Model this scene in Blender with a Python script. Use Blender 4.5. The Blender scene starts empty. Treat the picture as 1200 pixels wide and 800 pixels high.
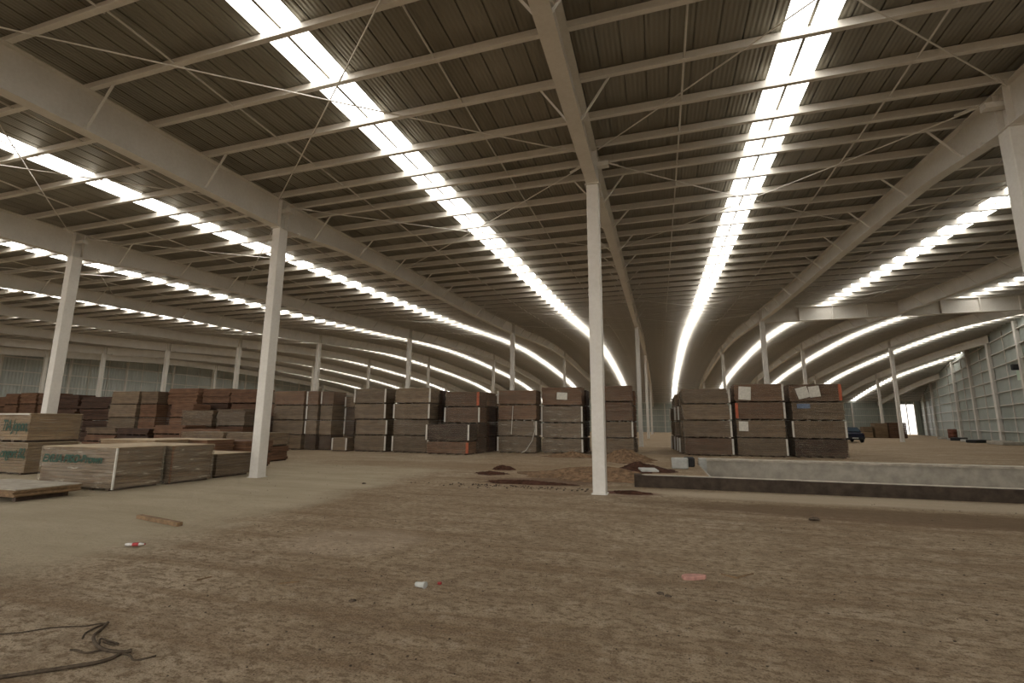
import bpy, math, random
from mathutils import Vector, Matrix
random.seed(7)
C = bpy.context.scene.collection
PI = math.pi

# ------------------------------------------------------------------ helpers
class MB:
    def __init__(s): s.v = []; s.f = []
    def box(s, x0, x1, y0, y1, z0, z1):
        b = len(s.v)
        s.v += [(x0,y0,z0),(x1,y0,z0),(x1,y1,z0),(x0,y1,z0),(x0,y0,z1),(x1,y0,z1),(x1,y1,z1),(x0,y1,z1)]
        s.f += [(b,b+3,b+2,b+1),(b+4,b+5,b+6,b+7),(b,b+1,b+5,b+4),(b+1,b+2,b+6,b+5),(b+2,b+3,b+7,b+6),(b+3,b,b+4,b+7)]
        return s
    def bev(s, x0, x1, y0, y1, z0, z1, r=.02):
        # box with chamfered vertical corners and top rim
        b = len(s.v)
        def ring(i, z):
            return [(x0+r+i,y0+i,z),(x1-r-i,y0+i,z),(x1-i,y0+r+i,z),(x1-i,y1-r-i,z),(x1-r-i,y1-i,z),(x0+r+i,y1-i,z),(x0+i,y1-r-i,z),(x0+i,y0+r+i,z)]
        rings = [ring(r*.6, z0), ring(0, z0+r*.6), ring(0, z1-r*.6), ring(r*.6, z1)]
        for q in rings: s.v += q
        for k in range(3):
            for i in range(8):
                j = (i+1) % 8
                s.f.append((b+k*8+i, b+k*8+j, b+(k+1)*8+j, b+(k+1)*8+i))
        s.f.append(tuple(b+i for i in reversed(range(8)))); s.f.append(tuple(b+24+i for i in range(8)))
        return s
    def rod(s, p, q, r=.01, n=6, r2=None):
        p, q = Vector(p), Vector(q); d = (q-p)
        if d.length < 1e-6: return s
        d.normalize()
        u = d.orthogonal().normalized(); w = d.cross(u)
        b = len(s.v); r2 = r if r2 is None else r2
        for k in range(n):
            a = 2*PI*k/n; o = u*math.cos(a)+w*math.sin(a)
            s.v.append(tuple(p+o*r)); s.v.append(tuple(q+o*r2))
        for k in range(n):
            j = (k+1) % n
            s.f.append((b+2*k, b+2*j, b+2*j+1, b+2*k+1))
        s.f.append(tuple(b+2*k for k in reversed(range(n)))); s.f.append(tuple(b+2*k+1 for k in range(n)))
        return s
    def tube(s, pts, r, n=6):
        pts = [Vector(p) for p in pts]; b = len(s.v); m = len(pts)
        rr = r if isinstance(r, (list, tuple)) else [r]*m
        for i, p in enumerate(pts):
            d = (pts[min(i+1,m-1)]-pts[max(i-1,0)]).normalized()
            u = d.cross(Vector((0,0,1)))
            u = u.normalized() if u.length > 1e-3 else d.orthogonal().normalized()
            w = u.cross(d)
            for k in range(n):
                a = 2*PI*k/n; s.v.append(tuple(p+(u*math.cos(a)+w*math.sin(a))*rr[i]))
        for i in range(m-1):
            for k in range(n):
                j = (k+1) % n
                s.f.append((b+i*n+k, b+i*n+j, b+(i+1)*n+j, b+(i+1)*n+k))
        s.f.append(tuple(b+k for k in reversed(range(n)))); s.f.append(tuple(b+(m-1)*n+k for k in range(n)))
        return s
    def lathe(s, prof, n=16, c=(0,0,0)):
        b = len(s.v); m = len(prof)
        for r, z in prof:
            for k in range(n):
                a = 2*PI*k/n; s.v.append((c[0]+r*math.cos(a), c[1]+r*math.sin(a), c[2]+z))
        for i in range(m-1):
            for k in range(n):
                j = (k+1) % n; s.f.append((b+i*n+k, b+i*n+j, b+(i+1)*n+j, b+(i+1)*n+k))
        s.f.append(tuple(b+k for k in reversed(range(n)))); s.f.append(tuple(b+(m-1)*n+k for k in range(n)))
        return s
    def loft(s, secs, close=True, caps=True):
        # list of equal-length section point lists
        b = len(s.v); n = len(secs[0])
        for q in secs: s.v += [tuple(p) for p in q]
        for i in range(len(secs)-1):
            for k in range(n if close else n-1):
                j = (k+1) % n
                s.f.append((b+i*n+k, b+i*n+j, b+(i+1)*n+j, b+(i+1)*n+k))
        if caps and close:
            s.f.append(tuple(b+k for k in reversed(range(n)))); s.f.append(tuple(b+(len(secs)-1)*n+k for k in range(n)))
        return s
    def build(s, name, mat, parent=None, smooth=False, loc=None):
        me = bpy.data.meshes.new(name); me.from_pydata(s.v, [], s.f); me.update()
        me.materials.append(mat)
        if smooth: me.polygons.foreach_set('use_smooth', [True]*len(me.polygons))
        o = bpy.data.objects.new(name, me); C.objects.link(o)
        if parent is not None: o.parent = parent
        if loc is not None: o.location = loc
        return o

def tag(o, label=None, cat=None, group=None, kind=None):
    if label: o['label'] = label
    if cat: o['category'] = cat
    if group: o['group'] = group
    if kind: o['kind'] = kind
    return o
def thing(name, label, cat, loc=(0,0,0), rz=0, group=None):
    o = bpy.data.objects.new(name, None); C.objects.link(o)
    o.empty_display_size = .2
    o.location = loc; o.rotation_euler = (0,0,rz)
    return tag(o, label, cat, group)
def struct(name, mb, mat, smooth=False):
    return tag(mb.build(name, mat, smooth=smooth), kind='structure')

# ------------------------------------------------------------------ materials
class N:
    """tiny node-graph helper"""
    def __init__(s, name):
        s.m = bpy.data.materials.new(name); s.m.use_nodes = True
        s.t = s.m.node_tree; s.t.nodes.clear()
        s.out = s.t.nodes.new('ShaderNodeOutputMaterial')
    def n(s, typ, **kw):
        q = s.t.nodes.new(typ)
        for k, v in kw.items():
            if k.startswith('_'): setattr(q, k[1:], v)
            else:
                key = int(k[1:]) if k[0] == 'i' and k[1:].isdigit() else k.replace('__', ' ')
                if isinstance(v, tuple) and len(v) == 2 and hasattr(v[0], 'outputs'): s.t.links.new(v[0].outputs[v[1]], q.inputs[key])
                elif hasattr(v, 'outputs'): s.t.links.new(v.outputs[0], q.inputs[key])
                else: q.inputs[key].default_value = v
        return q
    def ramp(s, fac, stops):
        q = s.n('ShaderNodeValToRGB', Fac=fac)
        e = q.color_ramp.elements
        while len(e) < len(stops): e.new(.5)
        for x, (p, c) in zip(e, stops):
            x.position = p; x.color = (*c, 1) if len(c) == 3 else c
        return q
    def mix(s, fac, a, b, mode='MIX'):
        q = s.n('ShaderNodeMix', _data_type='RGBA', _blend_type=mode)
        for i, v in ((0, fac), (6, a), (7, b)):
            if hasattr(v, 'outputs'):
                s.t.links.new(v.outputs['Result'] if v.bl_idname == 'ShaderNodeMix' and False else (v.outputs[2] if v.bl_idname == 'ShaderNodeMix' else v.outputs[0]), q.inputs[i])
            else: q.inputs[i].default_value = v if i == 0 else ((*v, 1) if len(v) == 3 else v)
        return q
    def lk(s, a, sock): s.t.links.new(a.outputs[2] if a.bl_idname == 'ShaderNodeMix' else a.outputs[0], sock)
    def coord(s, kind='Object', scale=(1,1,1), rot=(0,0,0)):
        tc = s.n('ShaderNodeTexCoord')
        mp = s.n('ShaderNodeMapping', Scale=scale, Rotation=rot)
        s.t.links.new(tc.outputs[kind], mp.inputs['Vector'])
        return mp
    def noise(s, co, scale, detail=4, rough=.6):
        return s.n('ShaderNodeTexNoise', Vector=co, Scale=scale, Detail=detail, Roughness=rough)
    def bsdf(s, col, rough=.6, metal=0., spec=.4, bump=None, strength=.3, dist=.02, coat=0.):
        b = s.n('ShaderNodeBsdfPrincipled')
        if hasattr(col, 'outputs'): s.lk(col, b.inputs['Base Color'])
        else: b.inputs['Base Color'].default_value = (*col, 1)
        if hasattr(rough, 'outputs'): s.lk(rough, b.inputs['Roughness'])
        else: b.inputs['Roughness'].default_value = rough
        b.inputs['Metallic'].default_value = metal
        b.inputs['Specular IOR Level'].default_value = spec
        b.inputs['Coat Weight'].default_value = coat
        if bump is not None:
            bp = s.n('ShaderNodeBump', Strength=strength, Distance=dist)
            s.lk(bump, bp.inputs['Height']); s.t.links.new(bp.outputs[0], b.inputs['Normal'])
        s.t.links.new(b.outputs[0], s.out.inputs[0])
        return s.m

def plain(name, col, rough=.6, metal=0., var=.12, scale=6., spec=.4):
    q = N(name); co = q.coord('Object')
    ns = q.noise(co, scale)
    lo = tuple(c*(1-var) for c in col); hi = tuple(min(1, c*(1+var)) for c in col)
    return q.bsdf(q.ramp(ns, [(.35, lo), (.65, hi)]), rough, metal, spec, ns, .08, .01)

def m_steel():
    q = N('white_painted_steel'); co = q.coord('Object')
    a = q.noise(co, 1.3, 5); b = q.noise(co, 14, 3)
    c = q.ramp(a, [(.3, (.62,.59,.535)), (.7, (.72,.69,.635))])
    c2 = q.mix(.10, c, q.ramp(b, [(.4, (.42,.37,.30)), (.6, (.72,.70,.66))]))
    return q.bsdf(c2, .45, 0, .4, b, .03, .005)
def m_roof():
    q = N('galvanised_roof_sheet'); co = q.coord('Object')
    w = q.n('ShaderNodeTexWave', _wave_type='BANDS', _bands_direction='X', _wave_profile='SIN', Vector=co, Scale=3.49, Distortion=0.)
    a = q.noise(q.coord('Object', (1,.12,1)), .9, 5)
    c = q.ramp(a, [(.3, (.225,.208,.165)), (.7, (.30,.28,.23))])
    return q.bsdf(c, .40, .4, .5, w, .35, .025)
def m_wall(name='galvanised_wall_sheet', lo=(.30,.335,.305), hi=(.40,.43,.395)):
    q = N(name); co = q.coord('Generated')
    oc = q.coord('Object')
    tc = q.n('ShaderNodeTexCoord'); sx = q.n('ShaderNodeSeparateXYZ'); q.t.links.new(tc.outputs['Object'], sx.inputs[0])
    ad = q.n('ShaderNodeMath', _operation='ADD'); q.t.links.new(sx.outputs[0], ad.inputs[0]); q.t.links.new(sx.outputs[1], ad.inputs[1])
    mu = q.n('ShaderNodeMath', _operation='MULTIPLY', i0=ad, i1=2*PI/.34)
    si = q.n('ShaderNodeMath', _operation='SINE', i0=mu)
    ns = q.noise(q.coord('Object', (.5,.5,.08)), .8, 5)
    c = q.ramp(ns, [(.3, lo), (.7, hi)])
    return q.bsdf(c, .5, .1, .4, si, .6, .04)
def m_skylight():
    q = N('translucent_skylight_panel')
    co = q.coord('Object'); ns = q.noise(co, .8, 3)
    e = q.n('ShaderNodeEmission', Strength=SKY)
    q.lk(q.ramp(ns, [(.3, (.95,.915,.84)), (.7, (1,.965,.895))]), e.inputs[0])
    q.t.links.new(e.outputs[0], q.out.inputs[0])
    return q.m
def m_floor():
    q = N('dusty_dirt_floor'); co = q.coord('Object')
    big = q.noise(co, .16, 5, .62); mid = q.noise(co, .9, 6, .65); clod = q.noise(co, 3.6, 7, .72); fine = q.noise(q.coord('Object', (.75,1.25,1)), 13, 6, .72); grit = q.noise(co, 60, 4, .72)
    streak = q.noise(q.coord('Object', (.16,1.6,1), (0,0,-.10)), 1.3, 7, .68)
    base = q.ramp(big, [(.32, (.43,.32,.205)), (.5, (.56,.435,.295)), (.68, (.63,.515,.375))])
    base = q.mix(q.ramp(mid, [(.38, (.55,.55,.55)), (.62, (0,0,0))]), base, (.351,.247,.150))
    base = q.mix(q.ramp(streak, [(.48, (0,0,0)), (.62, (.75,.75,.75))]), base, (.293,.189,.104))
    base = q.mix(q.ramp(clod, [(.38, (.45,.45,.45)), (.50, (0,0,0))]), base, (.24,.175,.115))
    base = q.mix(q.ramp(clod, [(.54, (0,0,0)), (.68, (.45,.45,.45))]), base, (.64,.53,.40))
    # trodden clods and loose grit
    base = q.mix(q.ramp(fine, [(.42, (.9,.9,.9)), (.51, (0,0,0))]), base, (.260,.182,.111))
    base = q.mix(q.ramp(grit, [(.38, (.8,.8,.8)), (.46, (0,0,0))]), base, (.138,.098,.060))
    base = q.mix(q.ramp(grit, [(.56, (0,0,0)), (.70, (.5,.5,.5))]), base, (.676,.559,.403))
    # finished, dust-swept concrete strip beside the stored board packs (X < about -6)
    tc = q.n('ShaderNodeTexCoord'); sx = q.n('ShaderNodeSeparateXYZ'); q.t.links.new(tc.outputs['Object'], sx.inputs[0])
    yy = q.n('ShaderNodeMath', _operation='MULTIPLY'); q.t.links.new(sx.outputs[1], yy.inputs[0]); yy.inputs[1].default_value = .09
    xx = q.n('ShaderNodeMath', _operation='ADD'); q.t.links.new(sx.outputs[0], xx.inputs[0]); q.t.links.new(yy.outputs[0], xx.inputs[1])
    wob = q.n('ShaderNodeMath', _operation='MULTIPLY', i0=q.noise(co, .5, 5), i1=3.4)
    ed = q.n('ShaderNodeMath', _operation='ADD', i0=xx, i1=wob)
    mr = q.n('ShaderNodeMapRange', i0=ed); mr.inputs[1].default_value = -5.1; mr.inputs[2].default_value = -3.9; mr.inputs[3].default_value = .88; mr.inputs[4].default_value = 0
    my = q.n('ShaderNodeMapRange'); q.t.links.new(sx.outputs[1], my.inputs[0]); my.inputs[1].default_value = 2.6; my.inputs[2].default_value = 4.4; my.inputs[3].default_value = 0; my.inputs[4].default_value = 1
    my2 = q.n('ShaderNodeMapRange'); q.t.links.new(sx.outputs[1], my2.inputs[0]); my2.inputs[1].default_value = 13; my2.inputs[2].default_value = 18; my2.inputs[3].default_value = 1; my2.inputs[4].default_value = .25
    mm = q.n('ShaderNodeMath', _operation='MULTIPLY', i0=mr, i1=my); mm = q.n('ShaderNodeMath', _operation='MULTIPLY', i0=mm, i1=my2)
    conc = q.ramp(q.noise(q.coord('Object', (.3,1,1), (0,0,.2)), 1.4, 6), [(.3, (.481,.403,.273)), (.7, (.611,.527,.384))])
    base = q.mix(mm, base, conc)
    # pale swept band in front of the pit kerb
    def patch(cx, cy, rx, ry, rot=0):
        pc = q.n('ShaderNodeMapping', _vector_type='TEXTURE', Location=(cx,cy,0), Scale=(rx,ry,50), Rotation=(0,0,rot))
        q.t.links.new(tc.outputs['Object'], pc.inputs[0])
        ln = q.n('ShaderNodeVectorMath', _operation='LENGTH'); q.t.links.new(pc.outputs[0], ln.inputs[0])
        ad = q.n('ShaderNodeMath', _operation='MULTIPLY_ADD', i0=mid, i1=.9); q.t.links.new(ln.outputs['Value'], ad.inputs[2])
        r = q.n('ShaderNodeMapRange', i0=ad); r.inputs[1].default_value = 1.15; r.inputs[2].default_value = 1.6; r.inputs[3].default_value = 1; r.inputs[4].default_value = 0
        return r
    base = q.mix(q.n('ShaderNodeMath', _operation='MULTIPLY', i0=patch(5, 12.4, 6.5, .75), i1=.75), base, (.624,.520,.377))
    base = q.mix(q.n('ShaderNodeMath', _operation='MULTIPLY', i0=patch(4.6, 10.6, 5.5, .8, -.03), i1=.8), base, (.195,.127,.072))
    base = q.mix(q.n('ShaderNodeMath', _operation='MULTIPLY', i0=patch(-4.1, 6.0, .95, .75, .4), i1=.35), base, (.624,.501,.377))
    base = q.mix(q.n('ShaderNodeMath', _operation='MULTIPLY', i0=patch(-3.2, 13.7, 2.1, .9, .1), i1=.6), base, (.127,.063,.038))
    base = q.mix(q.n('ShaderNodeMath', _operation='MULTIPLY', i0=patch(-.8, 12.05, .75, .32), i1=.85), base, (.127,.025,.018))
    base = q.mix(q.n('ShaderNodeMath', _operation='MULTIPLY', i0=patch(-7.5, 17.5, 6., 1.6, .05), i1=.45), base, (.280,.182,.104))
    h1 = q.n('ShaderNodeMath', _operation='MULTIPLY_ADD', i0=fine, i1=.5, i2=(mid, 0))
    h = q.n('ShaderNodeMath', _operation='MULTIPLY_ADD', i0=grit, i1=.28, i2=h1)
    h = q.n('ShaderNodeMath', _operation='MULTIPLY_ADD', i0=streak, i1=.5, i2=h)
    h = q.n('ShaderNodeMath', _operation='MULTIPLY_ADD', i0=clod, i1=.9, i2=h)
    return q.bsdf(base, .92, 0, .2, h, 1.0, .14)
def m_wood(name, a, b, rough=.7, coat=0., line=26.):
    """stacked boards: sheet edges show as fine horizontal lines, each object its own tone"""
    q = N(name); co = q.coord('Object', (1.2,1.2,line))
    ns = q.noise(co, 1.0, 5, .7)
    bl = q.noise(q.coord('Object', (.8,.8,1.5)), 1.6, 4)
    oi = q.n('ShaderNodeObjectInfo')
    c = q.ramp(ns, [(.3, a), (.7, b)])
    c = q.mix(q.ramp(bl, [(.4, (.35,.35,.35)), (.65, (0,0,0))]), c, tuple(x*.55 for x in a))
    hv = q.n('ShaderNodeMapRange'); q.t.links.new(oi.outputs['Random'], hv.inputs[0]); hv.inputs[3].default_value = .72; hv.inputs[4].default_value = 1.28
    hs = q.n('ShaderNodeHueSaturation'); q.lk(c, hs.inputs['Color']); q.t.links.new(hv.outputs[0], hs.inputs['Value'])
    return q.bsdf(hs, rough, 0, .35, ns, .35, .01, coat)
def m_wrap(name='stretch_wrap_film', k=1.):
    q = N(name)
    w1 = q.noise(q.coord('Object', (1.1,1.1,7), (.12,.25,0)), 1.5, 5, .7)
    w2 = q.noise(q.coord('Object', (5,5,1.2), (.3,.1,0)), 1.2, 4, .7)
    f = q.ramp(w1, [(.40, (.03,.03,.03)), (.60, (.16*k,.16*k,.16*k)), (.72, (.55*min(k,1.5),.55*min(k,1.5),.55*min(k,1.5)))])
    f2 = q.mix(q.ramp(w2, [(.5, (0,0,0)), (.72, (.45,.45,.45))]), f, (.45,.45,.45))
    tr = q.n('ShaderNodeBsdfTransparent'); tr.inputs[0].default_value = (.97,.97,.96,1)
    p = q.n('ShaderNodeBsdfPrincipled'); p.inputs['Base Color'].default_value = (.50,.43,.33,1); p.inputs['Roughness'].default_value = .28
    bp = q.n('ShaderNodeBump', Strength=.7, Distance=.03); q.lk(w1, bp.inputs['Height']); q.t.links.new(bp.outputs[0], p.inputs['Normal'])
    ms = q.n('ShaderNodeMixShader'); q.lk(f2, ms.inputs[0]); q.t.links.new(tr.outputs[0], ms.inputs[1]); q.t.links.new(p.outputs[0], ms.inputs[2])
    q.t.links.new(ms.outputs[0], q.out.inputs[0])
    return q.m

SKY = 3.1
M = dict(
    steel=m_steel(), roof=m_roof(), wall=m_wall(), wall_lit=m_wall('lit_wall_sheet', (.42,.455,.435), (.53,.56,.535)), sky=m_skylight(), floor=m_floor(), wrap=m_wrap(), wrap2=m_wrap('crinkled_thick_film', 2.2),  # left wall's bright light is put into a paler sheet colour
    rod=plain('dull_steel_rod', (.46,.44,.40), .5, .2),
    conc=plain('grey_green_concrete', (.40,.365,.31), .85, 0, .16, 2.5, .2),
    kerb=plain('soiled_shaded_concrete', (.055,.041,.03), .9, 0, .35, 3.5, .2),  # soil on the kerb plus its shaded side, both in the dark colour
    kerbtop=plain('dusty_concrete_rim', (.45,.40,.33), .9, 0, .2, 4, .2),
    soil=plain('brown_loose_soil', (.185,.118,.07), .95, 0, .4, 7, .1),
    redsoil=plain('dark_red_soil', (.065,.031,.02), .95, 0, .45, 7, .1),
    board=m_wood('grey_brown_board_pack', (.082,.053,.032), (.29,.20,.126)),
    brown=m_wood('red_brown_board_pack', (.072,.034,.019), (.255,.135,.074)),
    dark=m_wood('dark_brown_board_pack', (.024,.012,.007), (.115,.057,.033)),
    ply=m_wood('pale_plywood_pack', (.16,.10,.055), (.34,.24,.14)),
    plytop=plain('pale_plywood_sheet', (.46,.36,.24), .7, 0, .15, 3),
    bearer=plain('dark_timber_bearer', (.07,.045,.03), .8, 0, .3, 8),
    strip=plain('white_edge_protector', (.58,.55,.49), .6, 0, .1, 5),
    tape=plain('orange_red_tape', (.42,.10,.045), .6, 0, .25, 6),
    paper=plain('white_paper_label', (.66,.63,.56), .7, 0, .12, 9),
    blue=plain('faded_blue_plastic', (.14,.18,.26), .5, 0, .2, 9),
    green=plain('dark_green_marker_paint', (.006,.05,.028), .6, 0, .2, 12),
    panelgrey=plain('dusty_panel_face', (.36,.32,.26), .75, 0, .2, 4),
    rawwood=plain('weathered_timber', (.20,.125,.065), .8, 0, .3, 12),
    rope=plain('grey_brown_rope', (.085,.064,.045), .9, 0, .3, 30, .1),
    carpaint=plain('dark_blue_car_paint', (.008,.012,.03), .3, .2, .1, 3, .5),
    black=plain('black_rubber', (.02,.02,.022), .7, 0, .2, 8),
    carglass=plain('tinted_car_glass', (.05,.07,.09), .1, 0, .1, 3, .6),
    lamp=plain('clear_lamp_lens', (.6,.6,.6), .2, .3, .1, 3, .6),
    white=plain('dirty_white_board', (.46,.46,.43), .8, 0, .12, 5, .2),
    redplastic=plain('red_plastic', (.30,.03,.03), .5, 0, .2, 8),
    clearplastic=plain('cloudy_clear_plastic', (.50,.48,.45), .25, 0, .15, 20, .6),
    pinkslab=plain('pinkish_broken_tile', (.42,.22,.18), .8, 0, .2, 12),
    palegreen=plain('pale_green_panel', (.55,.68,.55), .5, 0, .05, 5),
    rust=plain('rusty_brown_drum', (.16,.06,.035), .8, 0, .35, 6),
    stone=plain('dark_pebble', (.10,.075,.055), .9, 0, .4, 20, .1),
)

# ------------------------------------------------------------------ the building's lines
XC = -1.42
ROWX = {'L7': -69.0, 'L6': -59.4, 'L5': -49.8, 'L4': -40.2, 'L3': -30.6, 'L2': -21.0, 'L1': -11.43, 'C': XC,
        'R1': 7.27, 'R2': 15.5, 'R3': 23.8, 'R4': 32.1, 'R5': 40.4}
BEAMNAME = {'C': 'central beam', 'L1': 'first beam left of centre', 'L2': 'second beam left of centre', 'L3': 'third beam left of centre',
            'L4': 'fourth beam left of centre', 'L5': 'fifth beam left of centre', 'L6': 'sixth beam left of centre', 'L7': 'seventh beam left of centre',
            'R1': 'first beam right of centre', 'R2': 'second beam right of centre', 'R3': 'third beam right of centre',
            'R4': 'fourth beam right of centre', 'R5': 'fifth beam right of centre'}
COLY = [11.7, 37.3, 59.9, 86.4]
YB, YE = -14.0, 110.0          # open end behind the camera, end wall
XWL = -73.0                    # left wall
def xw(y): return 32.3 + .300*(y-59.9)     # the skewed right wall
PROF = [(-20,7.9),(-8,8.15),(0,8.4),(5,8.54),(12,8.66),(20,8.98),(28,9.3),(37,9.8),(48,10.5),(57,10.75),(66,10.6),(76,10.2),(86,9.6),(95,8.7),(103,7.5),(110,6.2),(114,5.5)]
def zr(y):
    """top of the main beams (underside of the purlins), a cubic through PROF"""
    P = PROF
    for i in range(len(P)-1):
        if P[i][0] <= y <= P[i+1][0]: break
    x0, y0 = P[i]; x1, y1 = P[i+1]; h = x1-x0; t = (y-x0)/h
    def sl(k):
        a, b = P[max(k-1,0)], P[min(k+1,len(P)-1)]
        return (b[1]-a[1])/(b[0]-a[0])
    m0, m1 = sl(i)*h, sl(i+1)*h
    return (2*t**3-3*t**2+1)*y0+(t**3-2*t*t+t)*m0+(-2*t**3+3*t*t)*y1+(t**3-t*t)*m1
PH = .23                        # purlin height
PURL = [-13.0 + 1.4*k for k in range(12)]
PURL = [-13.2,-11.8,-10.4,-9.0,-7.6,-6.3,-5.0,-3.6,-2.2,-.85,.55,1.95,3.35,4.75,6.12,7.5,8.9,10.25,11.45,12.3,13.15]
while PURL[-1] < 108.5: PURL.append(round(PURL[-1]+1.3, 3))
SKYX = []
xs = list(ROWX.values())
SKYX = [(xs[i]+xs[i+1])/2 for i in range(len(xs)-1)]
SKW = .45                       # half width of a skylight strip

# ------------------------------------------------------------------ floor, pit
PX0, PX1, PY0, PY1 = 1.40, 15.0, 13.55, 22.1     # the pit's opening in the floor
fl = MB()
fx = [XWL-.3, PX0, PX1, 53]; fy = [YB-70, PY0, PY1, YE+12]
for i in range(3):
    for j in range(3):
        if i == 1 and j == 1: continue
        fl.box(fx[i], fx[i+1], fy[j], fy[j+1], -1.5, 0)
struct('floor', fl, M['floor'])

pit = thing('concrete_pit', 'long sunken concrete pit with raised kerb to the right of the central column', 'pit', (PX0, PY0, 0))
def P_(x, y): return x-PX0, y-PY0
def pbox(mb, x0, x1, y0, y1, z0, z1): return mb.box(x0-PX0, x1-PX0, y0-PY0, y1-PY0, z0, z1)
# dark front kerb with a slightly uneven top
k = MB(); secs = []
n = 46
for i in range(n+1):
    x = -.72 + (15.3+.72)*i/n
    h = .30 - .035*(i/n) + random.uniform(-.012,.012) + (.03 if i == 0 else 0)
    y0 = 13.28 + random.uniform(-.008,.008)
    secs.append([(x-PX0, y0-PY0, -.02), (x-PX0, y0-PY0+.01, h-.02), (x-PX0, y0-PY0+.025, h), (x-PX0, 13.50-PY0, h+.003), (x-PX0, 13.52-PY0, h-.02), (x-PX0, 13.52-PY0, -1.3)])
k.loft(secs); tag(k.build('front_kerb', M['kerb'], pit), 'dark front kerb with soil and shade in its colour')
k = MB(); secs = []
for i in range(n+1):
    x = -.72 + (15.3+.72)*i/n
    h = .30 - .035*(i/n) + .008
    secs.append([(x-PX0, 13.30-PY0, h-.003), (x-PX0, 13.50-PY0, h-.003), (x-PX0, 13.49-PY0, h+.007), (x-PX0, 13.31-PY0, h+.007)])
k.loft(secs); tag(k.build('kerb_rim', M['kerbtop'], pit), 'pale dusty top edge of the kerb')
k = MB(); pbox(k, 1.62, 15.2, 22.03, 22.5, -1.4, .13); k.build('rear_wall', M['conc'], pit)
k = MB(); pbox(k, 1.62, 15.2, 21.96, 22.62, .13, .21); k.build('rear_coping', M['kerbtop'], pit)
k = MB(); pbox(k, 1.45, 1.72, 21.3, 22.14, -1.4, .23); k.build('end_pier', M['white'], pit)
k = MB(); pbox(k, PX0, 15.2, PY0-.0, PY1+.05, -1.45, -1.3); k.build('pit_floor', M['conc'], pit)
k = MB(); pbox(k, 14.9, 15.0, PY0, PY1+.05, -1.3, .1); k.build('end_wall', M['conc'], pit)
k = MB(); pbox(k, PX0, PX0+.06, PY0, 21.29, -1.3, -.01); k.build('end_wall', M['conc'], pit)

def mound(name, label, cx, cy, rx, ry, h, mat, seed, rot=0., nn=26, peak=1.3, lump=.05):
    if h < .2: peak, lump = .75, .22
    rnd = random.Random(seed); mb = MB()
    ph = [(rnd.uniform(1,4), rnd.uniform(1,4), rnd.uniform(0,6)) for _ in range(6)]
    for r in range(nn+1):
        for a in range(40):
            t = 2*PI*a/40; q = r/nn
            lob = 1+.16*math.sin(2*t+ph[0][2])+.12*math.sin(3*t+ph[1][2])+.10*math.sin(7*t+ph[2][2])+.06*math.sin(11*t+ph[5][2])
            x, y = rx*q*lob*math.cos(t), ry*q*lob*math.sin(t)
            z = h*(1-q)**peak*(1+.25*math.sin(5*x/rx+ph[3][2])*math.cos(6*y/ry+ph[4][2])) + rnd.uniform(-lump,lump)*h*(1 if q < .97 else 0)
            c, s = math.cos(rot), math.sin(rot)
            mb.v.append((c*x-s*y, s*x+c*y, max(z,0)+.004))
    for r in range(nn):
        for a in range(40):
            b = (a+1) % 40
            mb.f.append((r*40+a, (r+1)*40+a, (r+1)*40+b, r*40+b))
    o = mb.build(name, mat, smooth=False, loc=(cx,cy,0)); return tag(o, label, 'soil heap')
mound('soil_mound', 'low brown soil heap just behind the foot of the central column', -1.95, 15.2, 2.3, 1.3, .36, M['soil'], 3)
mound('soil_mound', 'tallest brown soil heap, in front of the board packs right of the central column', -1.55, 22.6, 1.5, 1.4, .58, M['soil'], 5)
mound('soil_mound', 'dark red soil heap behind the left end of the pit kerb', -.75, 17.9, 1.05, 1.1, .30, M['redsoil'], 8)
mound('soil_mound', 'small brown soil heap left of the tallest heap', -4.3, 24.2, 1.2, 1., .28, M['soil'], 9)
mound('soil_mound', 'thin dark red soil spread left of the central column foot', -3.6, 13.05, 1.3, .33, .07, M['redsoil'], 12, .05)
mound('soil_mound', 'small dark red soil heap right at the foot of the central column', -.72, 12.05, .5, .22, .05, M['redsoil'], 13)
mound('soil_mound', 'dark soil clump some way left of the central column', -5.4, 16.6, .45, .28, .14, M['redsoil'], 14)
mound('soil_mound', 'dark reddish soil patch farther left of the central column', -5.3, 15.0, .6, .3, .08, M['redsoil'], 15)

def slab(name, label, cat, cx, cy, z, sx, sy, sz, mat, rz=0., tilt=(0,0)):
    mb = MB().bev(-sx/2, sx/2, -sy/2, sy/2, 0, sz, min(sx,sy,sz)*.18)
    o = mb.build(name, mat, loc=(cx,cy,z)); o.rotation_euler = (tilt[0], tilt[1], rz)
    return tag(o, label, cat)
slab('white_block', 'white block standing at the left end of the pit', 'block', .62, 19.25, 0, .58, .25, .40, M['white'], .05)
slab('recess_shade_block', 'black block as recess shade between white block and pale end of the pit wall', 'block', 1.0, 20.4, 0, .4, .5, .36, M['black'], 0)  # solid black block stands in for the shade inside a recess
slab('white_board', 'small white board lying flat behind the left end of the kerb', 'board', -.42, 15.6, .22, .5, .9, .05, M['white'], .15)

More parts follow.
